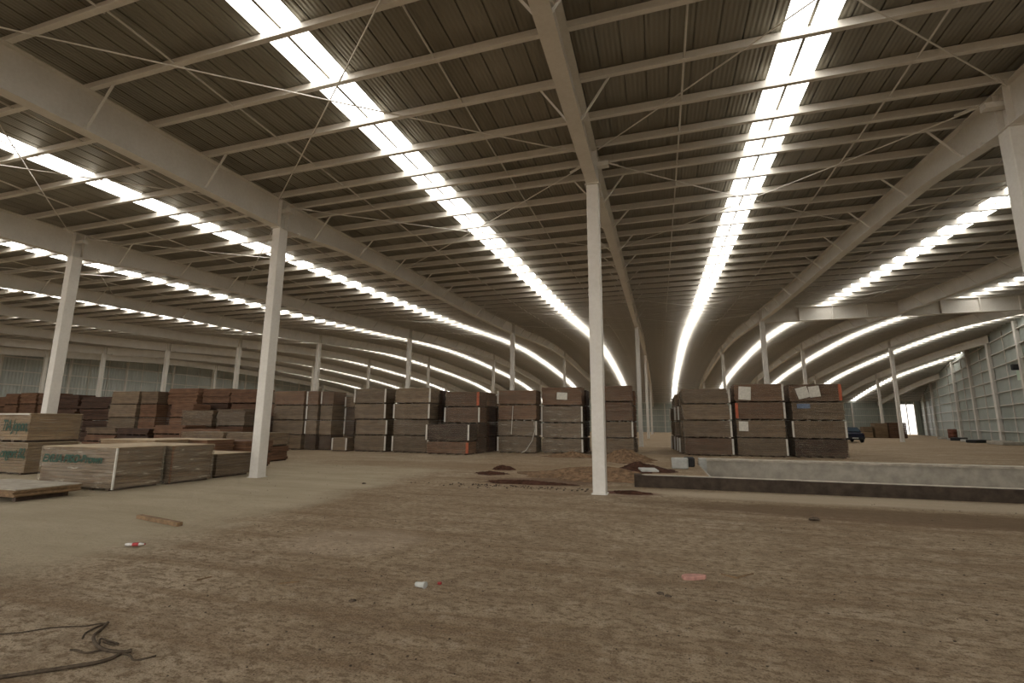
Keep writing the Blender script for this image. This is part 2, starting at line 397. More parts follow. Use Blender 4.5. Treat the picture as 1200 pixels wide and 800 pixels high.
# ------------------------------------------------------------------ roof
ys = [YB-.3] + [YB + i*2.0 for i in range(1, 62)] + [YE+.3]
roof = MB()
def strip_x(x0, x1, mb):
    prof = []
    x = x0
    pitch = .45
    pts = [(x0, 0)]
    nr = max(1, int(round((x1-x0)/pitch)))
    pw = (x1-x0)/nr
    for i in range(nr):
        a = x0+i*pw
        pts += [(a+pw/2-.014, 0), (a+pw/2-.010, .04), (a+pw/2+.010, .04), (a+pw/2+.014, 0)]
    pts.append((x1, 0))
    secs = [[(px, y, zr(y)+PH+.012+pz) for px, pz in pts] for y in ys]
    mb.loft(secs, close=False)
edges = [XWL-.4]
for sx in SKYX: edges += [sx-SKW, sx+SKW]
edges.append(52.)
for i in range(0, len(edges), 2): strip_x(edges[i], edges[i+1], roof)
struct('ceiling', roof, M['roof'])

baynames = ['between the {} and the {}'.format(a, b) for a, b in zip(list(BEAMNAME.values())[0:0], [])]
order = list(ROWX.keys())
short = {'C': 'central', 'L1': 'first left', 'L2': 'second left', 'L3': 'third left', 'L4': 'fourth left', 'L5': 'fifth left', 'L6': 'sixth left', 'L7': 'seventh left',
         'R1': 'first right', 'R2': 'second right', 'R3': 'third right', 'R4': 'fourth right', 'R5': 'fifth right'}
def bay(i): return '{} and {} beams'.format(short[order[i]], short[order[i+1]])
for i, sx in enumerate(SKYX):
    y0 = YB
    if order[i+1] == 'R4': y0 = 44.0
    if order[i+1] == 'R5': y0 = 72.0
    t = thing('skylight_strip', 'bright translucent roof light strip between the ' + bay(i), 'skylight', (sx, 0, 0), 0, 'roof light strips')
    yy = [y for y in ys if y >= y0-1 and y <= YE]
    for sgn in (-1, 1):
        mb = MB()
        a, b = (-SKW, -.02) if sgn < 0 else (.02, SKW)
        mb.loft([[(a, y, zr(y)+PH+.015), (b, y, zr(y)+PH+.015), (b, y, zr(y)+PH+.022), (a, y, zr(y)+PH+.022)] for y in yy])
        mb.build('panel', M['sky'], t)
    mb = MB()
    mb.loft([[(-.03, y, zr(y)+PH+.008), (.03, y, zr(y)+PH+.008), (.012, y, zr(y)+PH+.05), (-.012, y, zr(y)+PH+.05)] for y in yy])
    mb.build('seam', M['roof'], t)

ORD = ['zeroth','first','second','third','fourth','fifth','sixth','seventh','eighth','ninth','tenth','eleventh','twelfth','thirteenth','fourteenth','fifteenth','sixteenth','seventeenth','eighteenth','nineteenth','twentieth','twenty-first','twenty-second','twenty-third']
rowname = ['first', 'second', 'third', 'fourth']
cnt = {}
near_count = [y for y in PURL if 3.0 < y < COLY[0]]
for y in PURL:
    z = zr(y); sl = (zr(y+.1)-zr(y-.1))/.2
    x0, x1 = XWL+.05, min(52, xw(y)-.15)
    mb = MB()
    # Z section: web, top and bottom flanges with small lips; a little longer than each bay at the laps
    t_ = .006
    sec = [(-.035,0),(.04,0),(.04,.025),(.034,.025),(.034,t_),(-.029,t_),(-.029,PH),(-.1,PH),(-.1,PH-.025),(-.094,PH-.025),(-.094,PH-t_),(-.035,PH-t_)]
    sec = [(-.095,0),(.006,0),(.006,PH-t_),(.075,PH-t_),(.075,PH),(0,PH),(0,t_),(-.089,t_),(-.089,.026),(-.095,.026)]
    mb.loft([[(x, a, b) for a, b in sec] for x in (x0, x1)])
    r = 0
    for c in COLY:
        if y >= c: r += 1
    if r == 0:
        k = len([v for v in PURL if y <= v < COLY[0]])
        lab = 'white steel roof purlin, {} in front of the first column row'.format(ORD[k])
    else:
        k = len([v for v in PURL if COLY[r-1] <= v <= y])
        lab = 'white steel roof purlin, {} beyond the {} column row'.format(ORD[k], rowname[r-1])
    o = mb.build('roof_purlin', M['steel'], loc=(0, y, z)); o.rotation_euler = (math.atan(sl), 0, 0)
    tag(o, lab, 'purlin', 'roof purlins')

# ------------------------------------------------------------------ main beams
def hd(y):
    """depth of the main beams: haunched over the columns"""
    d = min(abs(y-c) for c in COLY)
    return .93 if y < 12.2 else (.93-.27*min(1, (y-12.2)/2.5) + .17*max(0, min(1, (y-24)/10)))
def beam(key, y0, y1, braces=True):
    X = ROWX[key]
    t = thing('roof_beam', 'deep white steel roof beam, the ' + BEAMNAME[key] + (', over the nearest column' if key == 'C' else ''), 'beam', (X, 0, 0), 0, 'main roof beams')
    yy = [y0]; y = math.floor(y0)+1
    while y < y1-.2: yy.append(y); y += 1.0 if y < 30 else 2.0
    yy.append(y1)
    b, tf, tw = .15, .02, .012
    T = [(y, zr(y)-.004) for y in yy]; Bm = [(y, zr(y)-hd(y)) for y in yy]
    MB().loft([[(-tw/2, y, bz[1]+tf), (tw/2, y, bz[1]+tf), (tw/2, y, tz[1]-tf), (-tw/2, y, tz[1]-tf)] for (y, _), bz, tz in zip(T, Bm, T)]).build('web', M['steel'], t)
    MB().loft([[(-b, y, z-tf), (b, y, z-tf), (b, y, z), (-b, y, z)] for y, z in T]).build('top_flange', M['steel'], t)
    MB().loft([[(-b, y, z), (b, y, z), (b, y, z+tf), (-b, y, z+tf)] for y, z in Bm]).build('bottom_flange', M['steel'], t)
    for c in COLY:
        if y0+.5 < c < y1-.5:
            mb = MB()
            for dy in (-.16, .16):
                mb.box(-b+.01, -tw/2, c+dy-.006, c+dy+.006, zr(c)-hd(c)+tf, zr(c)-tf); mb.box(tw/2, b-.01, c+dy-.006, c+dy+.006, zr(c)-hd(c)+tf, zr(c)-tf)
            mb.build('stiffener', M['steel'], t)
            # bolted splice a little way beyond each column
            ysp = c+.75
            mb = MB().box(-b-.01, b+.01, ysp-.03, ysp+.03, zr(ysp)-hd(ysp)-.02, zr(ysp)-hd(ysp)+.10)
            mb.build('splice_plate', M['steel'], t)
    if braces:
        n = 0
        for i, y in enumerate(PURL):
            if y < max(y0, 2.5) or y > min(y1, 88) or i % 2 and y < 60 or i % 3 and y >= 60: continue
            if min(abs(y-c) for c in COLY) < .9: continue
            for s in (-1, 1):
                p = Vector((s*.10, y, zr(y)-hd(y)+.03)); q = Vector((s*.78, y, zr(y)+.10))
                mb = MB().rod(p, q, .027, 4); mb.box(min(p.x,p.x+s*.04), max(p.x,p.x+s*.04), y-.05, y+.05, p.z-.02, p.z+.07)
                mb.build('flange_brace', M['steel'], t); n += 1
                if n >= 98: break
            if n >= 98: break
    return t
for key in order:
    x = ROWX[key]
    y0 = YB+.05; y1 = YE-.05
    if x > 10: y0 = max(y0, (x-32.3)/.300+59.9+.4)
    beam(key, y0, y1, key in ('L3','L2','L1','C','R1','R2','R3'))

# transverse girder that carries the second and third right-hand beams over the missing columns
GY = 37.3
gx0, gx1 = ROWX['R1']+.18, xw(GY)-.1
g = thing('transfer_girder', 'white steel girder spanning crosswise from first right beam to right wall', 'girder', (gx0, GY, 0))
L = gx1-gx0
gz = lambda u: (zr(GY)-.02-.95 + .0*u, zr(GY)-.02+.0*u)
cuts = [0, ROWX['R2']-.17-gx0, ROWX['R2']+.17-gx0, ROWX['R3']-.17-gx0, ROWX['R3']+.17-gx0, L]
for k in (0, 2, 4):
    a, b = cuts[k], cuts[k+1]
    if b-a < .1: continue
    MB().box(a, b, -.007, .007, zr(GY)-.96, zr(GY)-.04).build('web', M['steel'], g)
    MB().box(a, b, -.16, .16, zr(GY)-.985, zr(GY)-.96).build('bottom_flange', M['steel'], g)
    MB().box(a, b, -.16, .16, zr(GY)-.04, zr(GY)-.015).build('top_flange', M['steel'], g)
u = 2.2
while u < L-.5:
    if any(abs(u-(ROWX[k]-gx0)) < .25 for k in ('R2', 'R3')): u += .45
    MB().box(u-.03, u+.03, -.15, -.008, zr(GY)-.955, zr(GY)-.045).build('stiffener', M['steel'], g)
    u += 2.05

# ------------------------------------------------------------------ columns
def column(key, r, x, y):
    z = zr(y)-hd(y)
    where = 'under the ' + BEAMNAME[key]
    if key == 'C' and r == 0: lab = 'nearest white steel column, standing alone in the middle of the dirt floor'
    elif key == 'L1' and r == 0: lab = 'large white steel column beside the wrapped board packs at the concrete edge'
    elif key == 'L2' and r == 0: lab = 'leaning-looking white steel column behind the plywood pack with green writing'
    elif key == 'R1' and r == 0: lab = 'white steel column top at the upper right under the first beam right of centre'
    else: lab = 'white steel column {}, in the {} row back'.format(where, rowname[r])
    t = thing('steel_column', lab, 'column', (x, y, 0), 0, 'steel columns')
    w, d = .15, .17
    mb = MB().bev(-w, w, -d, d, .02, z-.02, .014); mb.build('shaft', M['steel'], t)
    MB().box(-w-.03, w+.03, -d-.03, d+.03, 0, .022).build('base_plate', M['steel'], t)
    MB().box(-w-.04, w+.04, -d-.04, d+.04, z-.025, z-.002).build('cap_plate', M['steel'], t)
    if r == 0:
        # strut bracket at the head of the column
        s = 1 if key in ('C', 'L2', 'L1') else -1
        MB().box(.01*s if s > 0 else -.42, .42 if s > 0 else -.01, -.09, .09, z+hd(y)-.42, z+hd(y)-.30).build('head_bracket', M['steel'], t)
for r, y in enumerate(COLY):
    for key in order:
        x = ROWX[key]
        if r == 0 and key not in ('L2', 'L1', 'C', 'R1'): continue
        if r == 1 and x > 8: continue
        if x > xw(y)+.1: continue
        if abs(x-xw(y)) < .6: x = xw(y)-.22
        column(key, r, x, y)

# ------------------------------------------------------------------ sag rods and wind bracing under the roof
for i in range(len(order)-1):
    a, b = ROWX[order[i]], ROWX[order[i+1]]
    if order[i+1] == 'R5': continue
    for fr, nm in ((.25, order[i]), (.75, order[i+1])):
        x = a+(b-a)*fr
        ylim = 60 if abs(x) < 30 else 40
        y0 = 3.35
        if x > 12: y0 = (x-32.3)/.3+59.9+1
        pts = [y for y in PURL if y0-.01 <= y <= ylim]
        if len(pts) < 2: continue
        t = thing('sag_rod_line', 'thin sag rods nearer the {} beam, between {}'.format(short[nm], bay(i)), 'sag rods', (x, 0, 0), 0, 'sag rod lines')
        for p, q in list(zip(pts, pts[1:]))[:60]:
            m = MB().rod((0, p+.04, zr(p)+.12), (0, q-.03, zr(q)+.06), .022, 5)
            m.rod((0, q-.03, zr(q)+.06), (0, q+.05, zr(q)+.06), .032, 5)
            m.build('rod', M['steel'], t)
PAN = [(11.3, 3.9, 'before the first column row'), (11.9, 19.2, 'beyond the first column row'), (36.9, 29.6, 'before the second column row'), (37.7, 45.0, 'beyond the second column row')]
for i in range(len(order)-1):
    if order[i] in ('L7', 'L6', 'L5', 'R3', 'R4'): continue
    a, b = ROWX[order[i]]+.2, ROWX[order[i+1]]-.2
    for y0, y1, where in PAN:
        if max(a, b) > xw(min(y0, y1))-.3: continue
        for s, nm in ((0, order[i]), (1, order[i+1])):
            p = Vector((a if s == 0 else b, y0, zr(y0)-.14)); q = Vector((b if s == 0 else a, y1, zr(y1)-.14))
            q = q+(p-q)*.0
            mb = MB(); n = 8
            pts = []
            for k in range(n+1):
                u = k/n; v = p.lerp(q, u); v.z = zr(v.y)-.14-.05*math.sin(PI*u)-.035*s
                pts.append(v)
            mb.tube(pts, .015, 5)
            mb.rod(p+(q-p)*.015, p+(q-p)*.05, .026, 6)
            o = mb.build('bracing_rod', M['steel'])
            tag(o, 'thin bracing rod {}, {} beam across to {}'.format(where.replace('the entrance', 'camera'), short[nm], short[order[i+1-s]]), 'bracing rod', 'wind bracing rods')

# ------------------------------------------------------------------ walls
H0 = .15
def wall_strip(pts, mb, top=None, z0=0., th=.08, nrm=(1,0)):
    """a wall along plan points; its head follows the roof"""
    secs = []
    for x, y in pts:
        zt = zr(max(-19, min(113, y)))+PH if top is None else top
        secs.append([(x, y, z0), (x+nrm[0]*th, y+nrm[1]*th, z0), (x+nrm[0]*th, y+nrm[1]*th, zt), (x, y, zt)])
    mb.loft(secs)
yy = [YB+i*4.0 for i in range(32)]
yy[-1] = YE
wl = MB(); wall_strip([(XWL, y) for y in yy], wl, nrm=(-1,0)); WL = struct('wall_left', wl, M['wall_lit'])
wr = MB(); wall_strip([(xw(y), y) for y in yy], wr, nrm=(1,0)); WR = struct('wall_right', wr, M['wall'])
# no wall behind the camera: left open so sky light reaches the stack fronts
DX0, DX1, DH = 43.7, 46.2, 5.7
wb = MB()
wb.box(XWL, DX0, YE, YE+.08, 0, zr(YE)+PH); wb.box(DX1, xw(YE)+.1, YE, YE+.08, 0, zr(YE)+PH); wb.box(DX0, DX1, YE, YE+.08, DH, zr(YE)+PH)
WB = struct('wall_back', wb, M['wall'])
# girts and posts belong to their walls
for k in range(8):
    z = 1.15+1.25*k; zl = .9+1.62*k
    mb = MB(); seg = [y for y in range(int(YB)+1, int(YE), 2) if zr(y)+PH-.15 > z+.1]
    run = []
    for y in seg:
        if run and y-run[-1] > 2.1:
            break
        run.append(y)
    if len(seg) > 1:
        segl = [y for y in range(int(YB)+1, int(YE), 2) if zr(y)+PH-.15 > zl+.1]
        if len(segl) > 1: mb.loft([[(XWL+.02, y, zl-.06), (XWL+.20, y, zl-.06), (XWL+.20, y, zl+.06), (XWL+.02, y, zl+.06)] for y in (segl[0], segl[-1])]); mb.build('girt', M['steel'], WL)
        mb = MB()
        mb.loft([[(xw(y)-.18, y, z-.035), (xw(y)-.02, y, z-.035), (xw(y)-.02, y, z+.035), (xw(y)-.18, y, z+.035)] for y in (seg[0], seg[-1])])
        mb.build('girt', M['steel'], WR)
    if z < zr(YE):
        MB().box(XWL+.1, DX0-.1, YE-.18, YE-.01, z-.035, z+.035).build('girt', M['steel'], WB)
y = 28.3-6.9*5
while y < 106:
    MB().box(XWL+.02, XWL+.30, y-.10, y+.10, 0, zr(y)-.02).build('post', M['steel'], WL)
    for d in (2.3, 4.6):
        MB().box(XWL+.03, XWL+.10, y+d-.03, y+d+.03, 0, zr(y+d)+.1).build('girt_tie', M['steel'], WL)
    y += 6.9
for k in range(-7, 6):
    y = 59.9+8.83*k
    if abs(k) > 99 or y < YB+1 or y > YE-1.5: continue
    skip = abs(k) % 3 == 0 and k >= 0 and k < 6
    if not skip or k in (): 
        MB().box(xw(y)-.34, xw(y)-.02, y-.11, y+.11, 0, zr(y)-.02).build('post', M['steel'], WR)
    if k < 5:
        y2 = y+4.4
        MB().box(xw(y2)-.12, xw(y2)-.04, y2-.03, y2+.03, .1, zr(y2)-.3).build('girt_tie', M['steel'], WR)
for x in [XWL+4+7.*k for k in range(17)] :
    if x < DX0-1: MB().box(x-.11, x+.11, YE-.3, YE-.01, 0, zr(YE)).build('post', M['steel'], WB)
for x in (DX0-.12, (DX0+DX1)/2, DX1+.02):
    MB().box(x-.07, x+.07, YE-.24, YE-.02, 0, zr(YE)).build('door_post', M['steel'], WB)
mound('soil_mound', 'orange brown soil heap seen outdoors through the bright doorway', 45.1, 114.5, 1.2, 1.2, 1.7, plain('ochre_soil', (.45,.27,.14), .95), 21)

# ------------------------------------------------------------------ board packs
class Stk: pass
def pack(x0, y0, z0, w, d, h, mat, label, group, wrap=True, strips=(), rz=0., detail=True, lean=0., tapes=(), cover=None, sheet=.085, bearers=True, name='board_pack', cat='board pack', jit=.018, stripmat='strip'):
    """one bundle of boards: sheets, bearers under it, film, edge strips. (x0,y0) is the front left corner, +x right, +y back"""
    t = thing(name, label, cat, (x0+w/2, y0+d/2, z0), rz, group)
    hw, hdp = w/2, d/2
    bh = .06 if bearers else .0
    if bearers:
        for bx in (-hw*.86, -hw*.43, 0, hw*.43, hw*.86):
            MB().box(bx-.05, bx+.05, -hdp+.02, hdp-.02, 0, bh).build('bearer', M['bearer'], t)
    mb = MB()
    nl = max(3, int(round((h-bh)/sheet))) if detail else 5
    dz = (h-bh-.004)/nl
    sx = random.uniform(-.01,.01)
    for i in range(nl):
        a, b = random.uniform(-jit,jit)+lean*i/nl, random.uniform(-jit,jit)
        mb.box(-hw+.02+a, hw-.02+a, -hdp+.02+b, hdp-.02+b, bh+i*dz+(.008 if i else 0), bh+(i+1)*dz)
    mb.build('boards', mat, t)
    if cover is not None:
        MB().box(-hw, hw, -hdp, hdp, h-.004, h+.012).build('top_sheet', cover, t)
    if wrap:
        mb = MB(); n = 14
        rows = 5
        r = random.Random(int(x0*100+y0*10+z0*1000))
        secs = []
        per = []
        for k in range(n): per.append((-hw+w*k/n, -hdp))
        for k in range(7): per.append((hw, -hdp+d*k/7))
        for k in range(n): per.append((hw-w*k/n, hdp))
        for k in range(7): per.append((-hw, hdp-d*k/7))
        for j in range(rows+1):
            z = bh*.6+(h-bh*.6+.006)*j/rows
            secs.append([(px*(1+r.uniform(0,.008))+lean*j/rows+math.copysign(.008,px), py*(1+r.uniform(0,.012))+math.copysign(.008,py), z+(r.uniform(-.012,.012) if j in (0,) else 0)) for px, py in per])
        mb.loft(secs, caps=False)
        mb.f.append(tuple(rows*len(per)+k for k in range(len(per))))
        tag(mb.build('film_wrap', M['wrap2' if wrap == 2 else 'wrap'], t), 'clear stretch wrap film')
    for sgn in strips:       # edge protectors at the front corners: -1 left, +1 right
        cx = sgn*hw
        mb = MB().box(cx-.045-.0*sgn, cx+.045, -hdp-.022, -hdp-.012, bh+.02, h-.02)
        mb.box(cx+sgn*.012-.006, cx+sgn*.012+.006, -hdp-.02, -hdp+.06, bh+.02, h-.02)
        mb.build('edge_strip', M[stripmat], t)
    for sgn in tapes:
        cx = sgn*(hw-.06)
        tag(MB().box(cx-.07, cx+.07, -hdp-.026, -hdp-.014, bh+.02, h-.03).build('edge_tape', M['tape'], t), 'orange-red edge tape')
    return t
def decal(t, name, mat, x0, x1, z0, z1, y, rot=0., label=None):
    mb = MB().box(-(x1-x0)/2, (x1-x0)/2, -.004, .004, -(z1-z0)/2, (z1-z0)/2)
    o = mb.build(name, M[mat], t, loc=((x0+x1)/2, y, (z0+z1)/2)); o.rotation_euler = (0, rot, 0)
    if label: tag(o, label)
    return o
POS4 = ['bottom', 'second up', 'third up', 'top']
def stack(x0, x1, y0, tops, phrase, mats, kinds='', depth=1.22, group='board packs in stacks', strips=((),)*4, wraps=(1,1,1,1), tapes=((),)*4, jx=.02, gaps=True, desc=None, leans=None):
    """a pile of packs; tops = heights of their upper faces"""
    z = 0; out = []
    n = len(tops)
    for i, zt in enumerate(tops):
        pos = POS4[i] if n == 4 else (['bottom', 'middle', 'top'][i] if n == 3 else (['bottom', 'top'][i] if n == 2 else 'only'))
        w = x1-x0-.06; o = .03+random.uniform(-jx, jx)
        colr = {'board': 'grey-brown', 'brown': 'red-brown', 'dark': 'dark brown', 'ply': 'pale'}[mats[i]]
        lab = '{}{} pack, {}, {}'.format('wrapped ' if wraps[i] else '', colr, pos, phrase)
        if n == 1: lab = '{}{} board pack, {}'.format('wrapped ' if wraps[i] else '', colr, phrase)
        t = pack(x0+o, y0+random.uniform(-.04,.04), z, w, depth, zt-z-.014, M[mats[i]], lab, group, wraps[i], strips[i], rz=random.uniform(-.008,.008), tapes=tapes[i], lean=(leans[i] if leans else 0))
        out.append(t); z = zt
    return out
B4 = ['board']*4
T4 = [.91, 1.78, 2.68, 3.55]
# row of stacks from the near left column to the central column
stack(-22.7, -20.42, 24.0, [.85, 1.72, 2.62, 3.5], 'stack just right of the large left column', ['board','board','board','brown'], strips=((),(),(),()), group='long row of board stacks')
stack(-20.36, -19.5, 24.1, [.86, 1.72, 2.6, 3.48], 'narrow second stack right of the large left column', ['dark','board','board','brown'], strips=((),(-1,),(-1,),(-1,)), group='long row of board stacks')
stack(-19.46, -18.55, 24.25, [.84, 1.72, 2.62, 3.46], 'narrow third stack right of the large left column', ['dark','board','board','brown'], strips=((),(),(),(-1,)), group='long row of board stacks')
stack(-18.5, -17.75, 25.3, [.84, 1.72, 2.5, 3.2], 'narrow lower stack left of the small carton', ['dark','dark','dark','board'], strips=((),(-1,),(-1,),(-1,)), group='long row of board stacks')
stack(-17.72, -16.95, 25.5, [.84, 1.72, 2.62, 3.56], 'narrow dark stack behind the small carton', ['dark','dark','brown','brown'], strips=((),(),(),()), wraps=(0,0,0,1), group='long row of board stacks')
pack(-17.95, 23.6, 0, .92, .8, .76, M['board'], 'small wrapped carton on the floor at the foot of the stacks', 'long row of board stacks', True, (-1,1), name='carton', cat='carton')
stack(-16.9, -14.82, 24.0, [.9, 1.78, 2.68, 3.56], 'fifth stack left of the central column', B4, strips=((1,),(1,),(1,),(-1,1)), group='long row of board stacks', jx=.1)
stack(-14.35, -12.12, 24.05, T4, 'fourth stack left of the central column', B4, strips=((-1,1),(),(-1,1),(1,)), group='long row of board stacks')
i4 = stack(-11.55, -9.45, 24.75, [.82, 1.6, 2.5, 3.36], 'third stack left of the central column', ['dark','dark','brown','brown'], strips=((),(),(-1,1),()), tapes=((),(),(),(1,)), group='long row of board stacks')
stack(-11.95, -9.5, 23.4, [.66, 1.56], 'low pile before the third stack left of centre', ['brown','dark'], strips=((),(-1,1)), tapes=((1,),()), wraps=(1,1), group='long row of board stacks')
j4 = stack(-8.95, -6.62, 26.3, [.9, 1.78, 2.66, 3.5], 'second stack left of the central column', ['board','board','brown','brown'], wraps=(2,2,1,1), strips=((-1,),(1,),(),(-1,)), group='long row of board stacks')
k4 = stack(-6.5, -4.14, 26.9, [.80, 1.66, 2.62, 3.68], 'stack just left of the central column', ['board','board','board','brown'], wraps=(2,2,2,1), strips=((1,),(-1,1),(-1,1),()), group='long row of board stacks')
stack(-3.72, -1.42, 27.2, [.86, 1.76, 2.84, 3.74], 'stack just right of the central column', ['board','board','brown','brown'], strips=((),(1,),(),()), group='long row of board stacks')
decal(k4[3], 'paper_label', 'paper', -.25, .35, .35, .75, -.635, .05)
jx, jy = -7.79, 26.24
mb = MB().tube([(jx-.2,jy-.02,2.6), (jx-.22,jy-.05,2.1), (jx-.25,jy-.04,1.6), (jx-.28,jy-.05,1.02)], .02, 4)
tag(mb.build('hanging_strap', M['strip']), 'straight white strap hanging down the second stack left of the central column', 'strap')
mb = MB().tube([(jx+1.05,jy-.05,1.7), (jx+1.08,jy-.07,1.2), (jx+.95,jy-.09,.7), (jx+.6,jy-.13,.15), (jx+.35,jy-.2,.02)], .022, 4)
tag(mb.build('hanging_strap', M['strip']), 'curling white strap reaching the floor, second stack left of the central column', 'strap')
# rows farther back, seen in the gaps
stack(-14.2, -12.0, 25.45, [.9,1.78,2.66,3.5], 'stack behind the fourth stack left of centre', ['dark']*4, wraps=(0,0,0,0), group='stacks behind the row')
stack(-11.5, -9.35, 26.15, [.85,1.7,2.55,3.38], 'stack behind the third stack left of centre', ['dark','dark','dark','brown'], wraps=(0,0,0,1), group='stacks behind the row')
stack(-11.4, -9.3, 27.55, [.85,1.7,2.55,3.3], 'hindmost stack behind the low two-pack pile', ['dark','dark','dark','brown'], wraps=(0,0,0,1), group='stacks behind the row')
stack(-6.45, -4.05, 28.25, [.85,1.75,2.65,3.6], 'behind the stack just left of central column', ['dark']*4, wraps=(0,0,0,0), group='stacks behind the row')
stack(-3.65, -1.3, 28.6, [.85,1.75,2.65,3.55], 'behind the stack just right of central column', ['board','brown','brown','brown'], wraps=(1,1,0,0), group='stacks behind the row')
# three stacks beyond the pit
m4 = stack(1.2, 3.62, 28.0, [.92, 1.84, 2.72, 3.56], 'left stack of three beyond the pit', ['brown','board','board','board'], strips=((1,),(1,),(1,),(1,)), group='stacks beyond the pit', leans=(0,-.05,-.1,-.12))
n4 = stack(3.82, 6.22, 28.15, [.95, 1.88, 2.82, 3.78], 'middle stack of three beyond the pit', ['board','board','brown','brown'], strips=((1,),(),(1,),(1,)), tapes=((),(),(-1,),()), group='stacks beyond the pit')
o4 = stack(6.52, 8.95, 28.3, [.93, 1.86, 2.8, 3.74], 'right stack of three beyond the pit', ['dark','board','board','brown'], strips=((),(-1,1),(),()), tapes=((),(),(),(1,)), group='stacks beyond the pit')
decal(n4[3], 'paper_label', 'paper', -.95, -.35, .12, .82, -.65, .08)
decal(n4[1], 'paper_label', 'paper', -1.05, -.6, .35, .85, -.65, .03)
decal(o4[3], 'paper_label', 'paper', -.85, -.30, .2, .78, -.65, -.25)
decal(o4[3], 'paper_label', 'paper', -.28, .22, .26, .82, -.652, -.12)
decal(o4[2], 'blue_label', 'blue', -.95, -.35, .62, .86, -.65, .0, 'faded blue label')
for k, (dx, y, ph) in enumerate([(-.05, 29.4, 'second row behind left stack beyond the pit'), (-.22, 30.8, 'third row behind left stack beyond the pit'), (-.3, 32.2, 'fourth row behind left stack beyond the pit'), (-.42, 33.6, 'hindmost row behind left stack beyond the pit')]):
    stack(1.1+dx, 3.5+dx, y, [.9,1.8,2.68,3.5-.05*k], ph, ['board','board','board','board'], strips=((-1,),(),(-1,),()), group='stacks beyond the pit', jx=.09)
stack(3.85, 6.2, 29.55, [.95,1.88,2.8,3.7], 'stack behind the middle one beyond the pit', ['dark']*4, wraps=(0,0,0,0), group='stacks beyond the pit')
stack(6.55, 8.9, 29.7, [.95,1.88,2.8,3.7], 'stack behind the right one beyond the pit', ['dark']*4, wraps=(0,0,0,0), group='stacks beyond the pit')

# dark brown stacks along the left side, beyond the near packs
def loose(x0, x1, y0, zb, tops, phrase, mats, group='dark stacks on the left side', depth=1.3, jit=.05, sheet=.11, wraps=None):
    z = zb
    n = len(tops)
    for i, zt in enumerate(tops):
        pos = POS4[i] if n == 4 else (['bottom', 'middle', 'top'][i] if n == 3 else (['bottom', 'top'][i] if n == 2 else 'only'))
        colr = {'board': 'grey-brown', 'brown': 'red-brown', 'dark': 'dark brown', 'ply': 'pale'}[mats[i]]
        w = bool(wraps and wraps[i])
        lab = '{} pack, {}, {}'.format(colr, pos, phrase) if n > 1 else '{} pack, {}'.format(colr, phrase)
        pack(x0+random.uniform(-.03,.03), y0+random.uniform(-.05,.05), z, x1-x0-.04, depth, zt-z-.014, M[mats[i]], lab, group, w, (), sheet=sheet, jit=jit)
        z = zt
loose(-59.6, -57.2, 28.5, 0, [.95,1.9,2.8,3.75], 'farthest left stack by the left wall', ['dark','dark','brown','brown'])
loose(-57.0, -55.1, 28.3, 0, [.95,1.9,3.0,4.0], 'stack next to the farthest left one', ['dark','dark','brown','brown'])
loose(-54.9, -52.7, 28.3, 0, [.95,1.95,3.05,4.05], 'third stack from the far left wall', ['dark','dark','brown','brown'])
loose(-52.5, -50.3, 28.3, 0, [.95,1.95,3.0,4.0], 'stack directly left of the leaning-looking column', ['dark','dark','brown','brown'])
loose(-50.1, -46.9, 28.0, 0, [.95,1.9,2.85,3.8], 'stack partly behind the leaning-looking column', ['dark','dark','dark','dark'])
loose(-46.6, -43.4, 26.0, 0, [.8,1.6,2.5,3.55], 'loose stack just right of the leaning-looking column', ['dark','dark','dark','dark'], jit=.14, sheet=.16)
loose(-43.2, -39.9, 26.0, 0, [.8,1.65,2.5,3.45], 'second loose stack right of the leaning-looking column', ['dark','dark','dark','dark'], jit=.14, sheet=.16)
loose(-38.4, -35.65, 25.0, 0, [.9,1.85,2.8,3.75], 'left-side stack with faint green writing', ['ply','board','board','board'], wraps=(1,1,1,1), jit=.02)
loose(-35.55, -33.9, 25.1, 0, [.9,1.85,2.8,3.72], 'stack right of the one with green writing', ['board','brown','brown','board'], jit=.03)
loose(-33.8, -31.0, 25.8, 0, [.9,1.85,2.75,3.95], 'tall dark stack, second right of writing stack', ['dark','dark','dark','brown'])
loose(-30.9, -28.4, 26.0, 0, [.9,1.9,2.85,3.9], 'tall dark stack, third right of writing stack', ['dark','dark','dark','brown'])
loose(-28.3, -25.7, 26.0, 0, [.9,1.9,2.85,3.82], 'tall dark stack, fourth right of writing stack', ['dark','dark','brown','brown'])
loose(-25.6, -23.0, 25.9, 0, [.9,1.9,2.8,3.6], 'tall stack just left of the large left column', ['dark','dark','brown','board'])
loose(-31.2, -29.2, 24.0, 0, [.9,1.85,2.75], 'reddish stack in front of the tall dark stacks', ['dark','brown','brown'])
loose(-27.5, -25.1, 22.0, 0, [.75,1.3,2.28], 'lighter stack in front, left of the large left column', ['brown','brown','board'], wraps=(0,0,1), jit=.05)
loose(-25.0, -22.9, 22.1, 0, [.75,1.35,2.35], 'stack between the lighter stack and the large left column', ['brown','brown','board'], wraps=(0,0,1), jit=.05)
loose(-32.5, -30.0, 20.0, 0, [.42,.82,1.24], 'low pile in front of the writing stack', ['brown','brown','board'], jit=.06)
loose(-29.8, -27.3, 20.0, 0, [.42,.82,1.2], 'low pile beside the small dark pile', ['brown','dark','dark'], jit=.06)
loose(-27.0, -24.7, 20.0, 0, [.5,.9,1.42], 'low reddish pile in front of the lighter stack', ['dark','brown','brown'], jit=.08)
loose(-24.5, -21.6, 19.5, 0, [.6,1.22], 'low brown pile behind the large left column', ['brown','brown'], jit=.04)
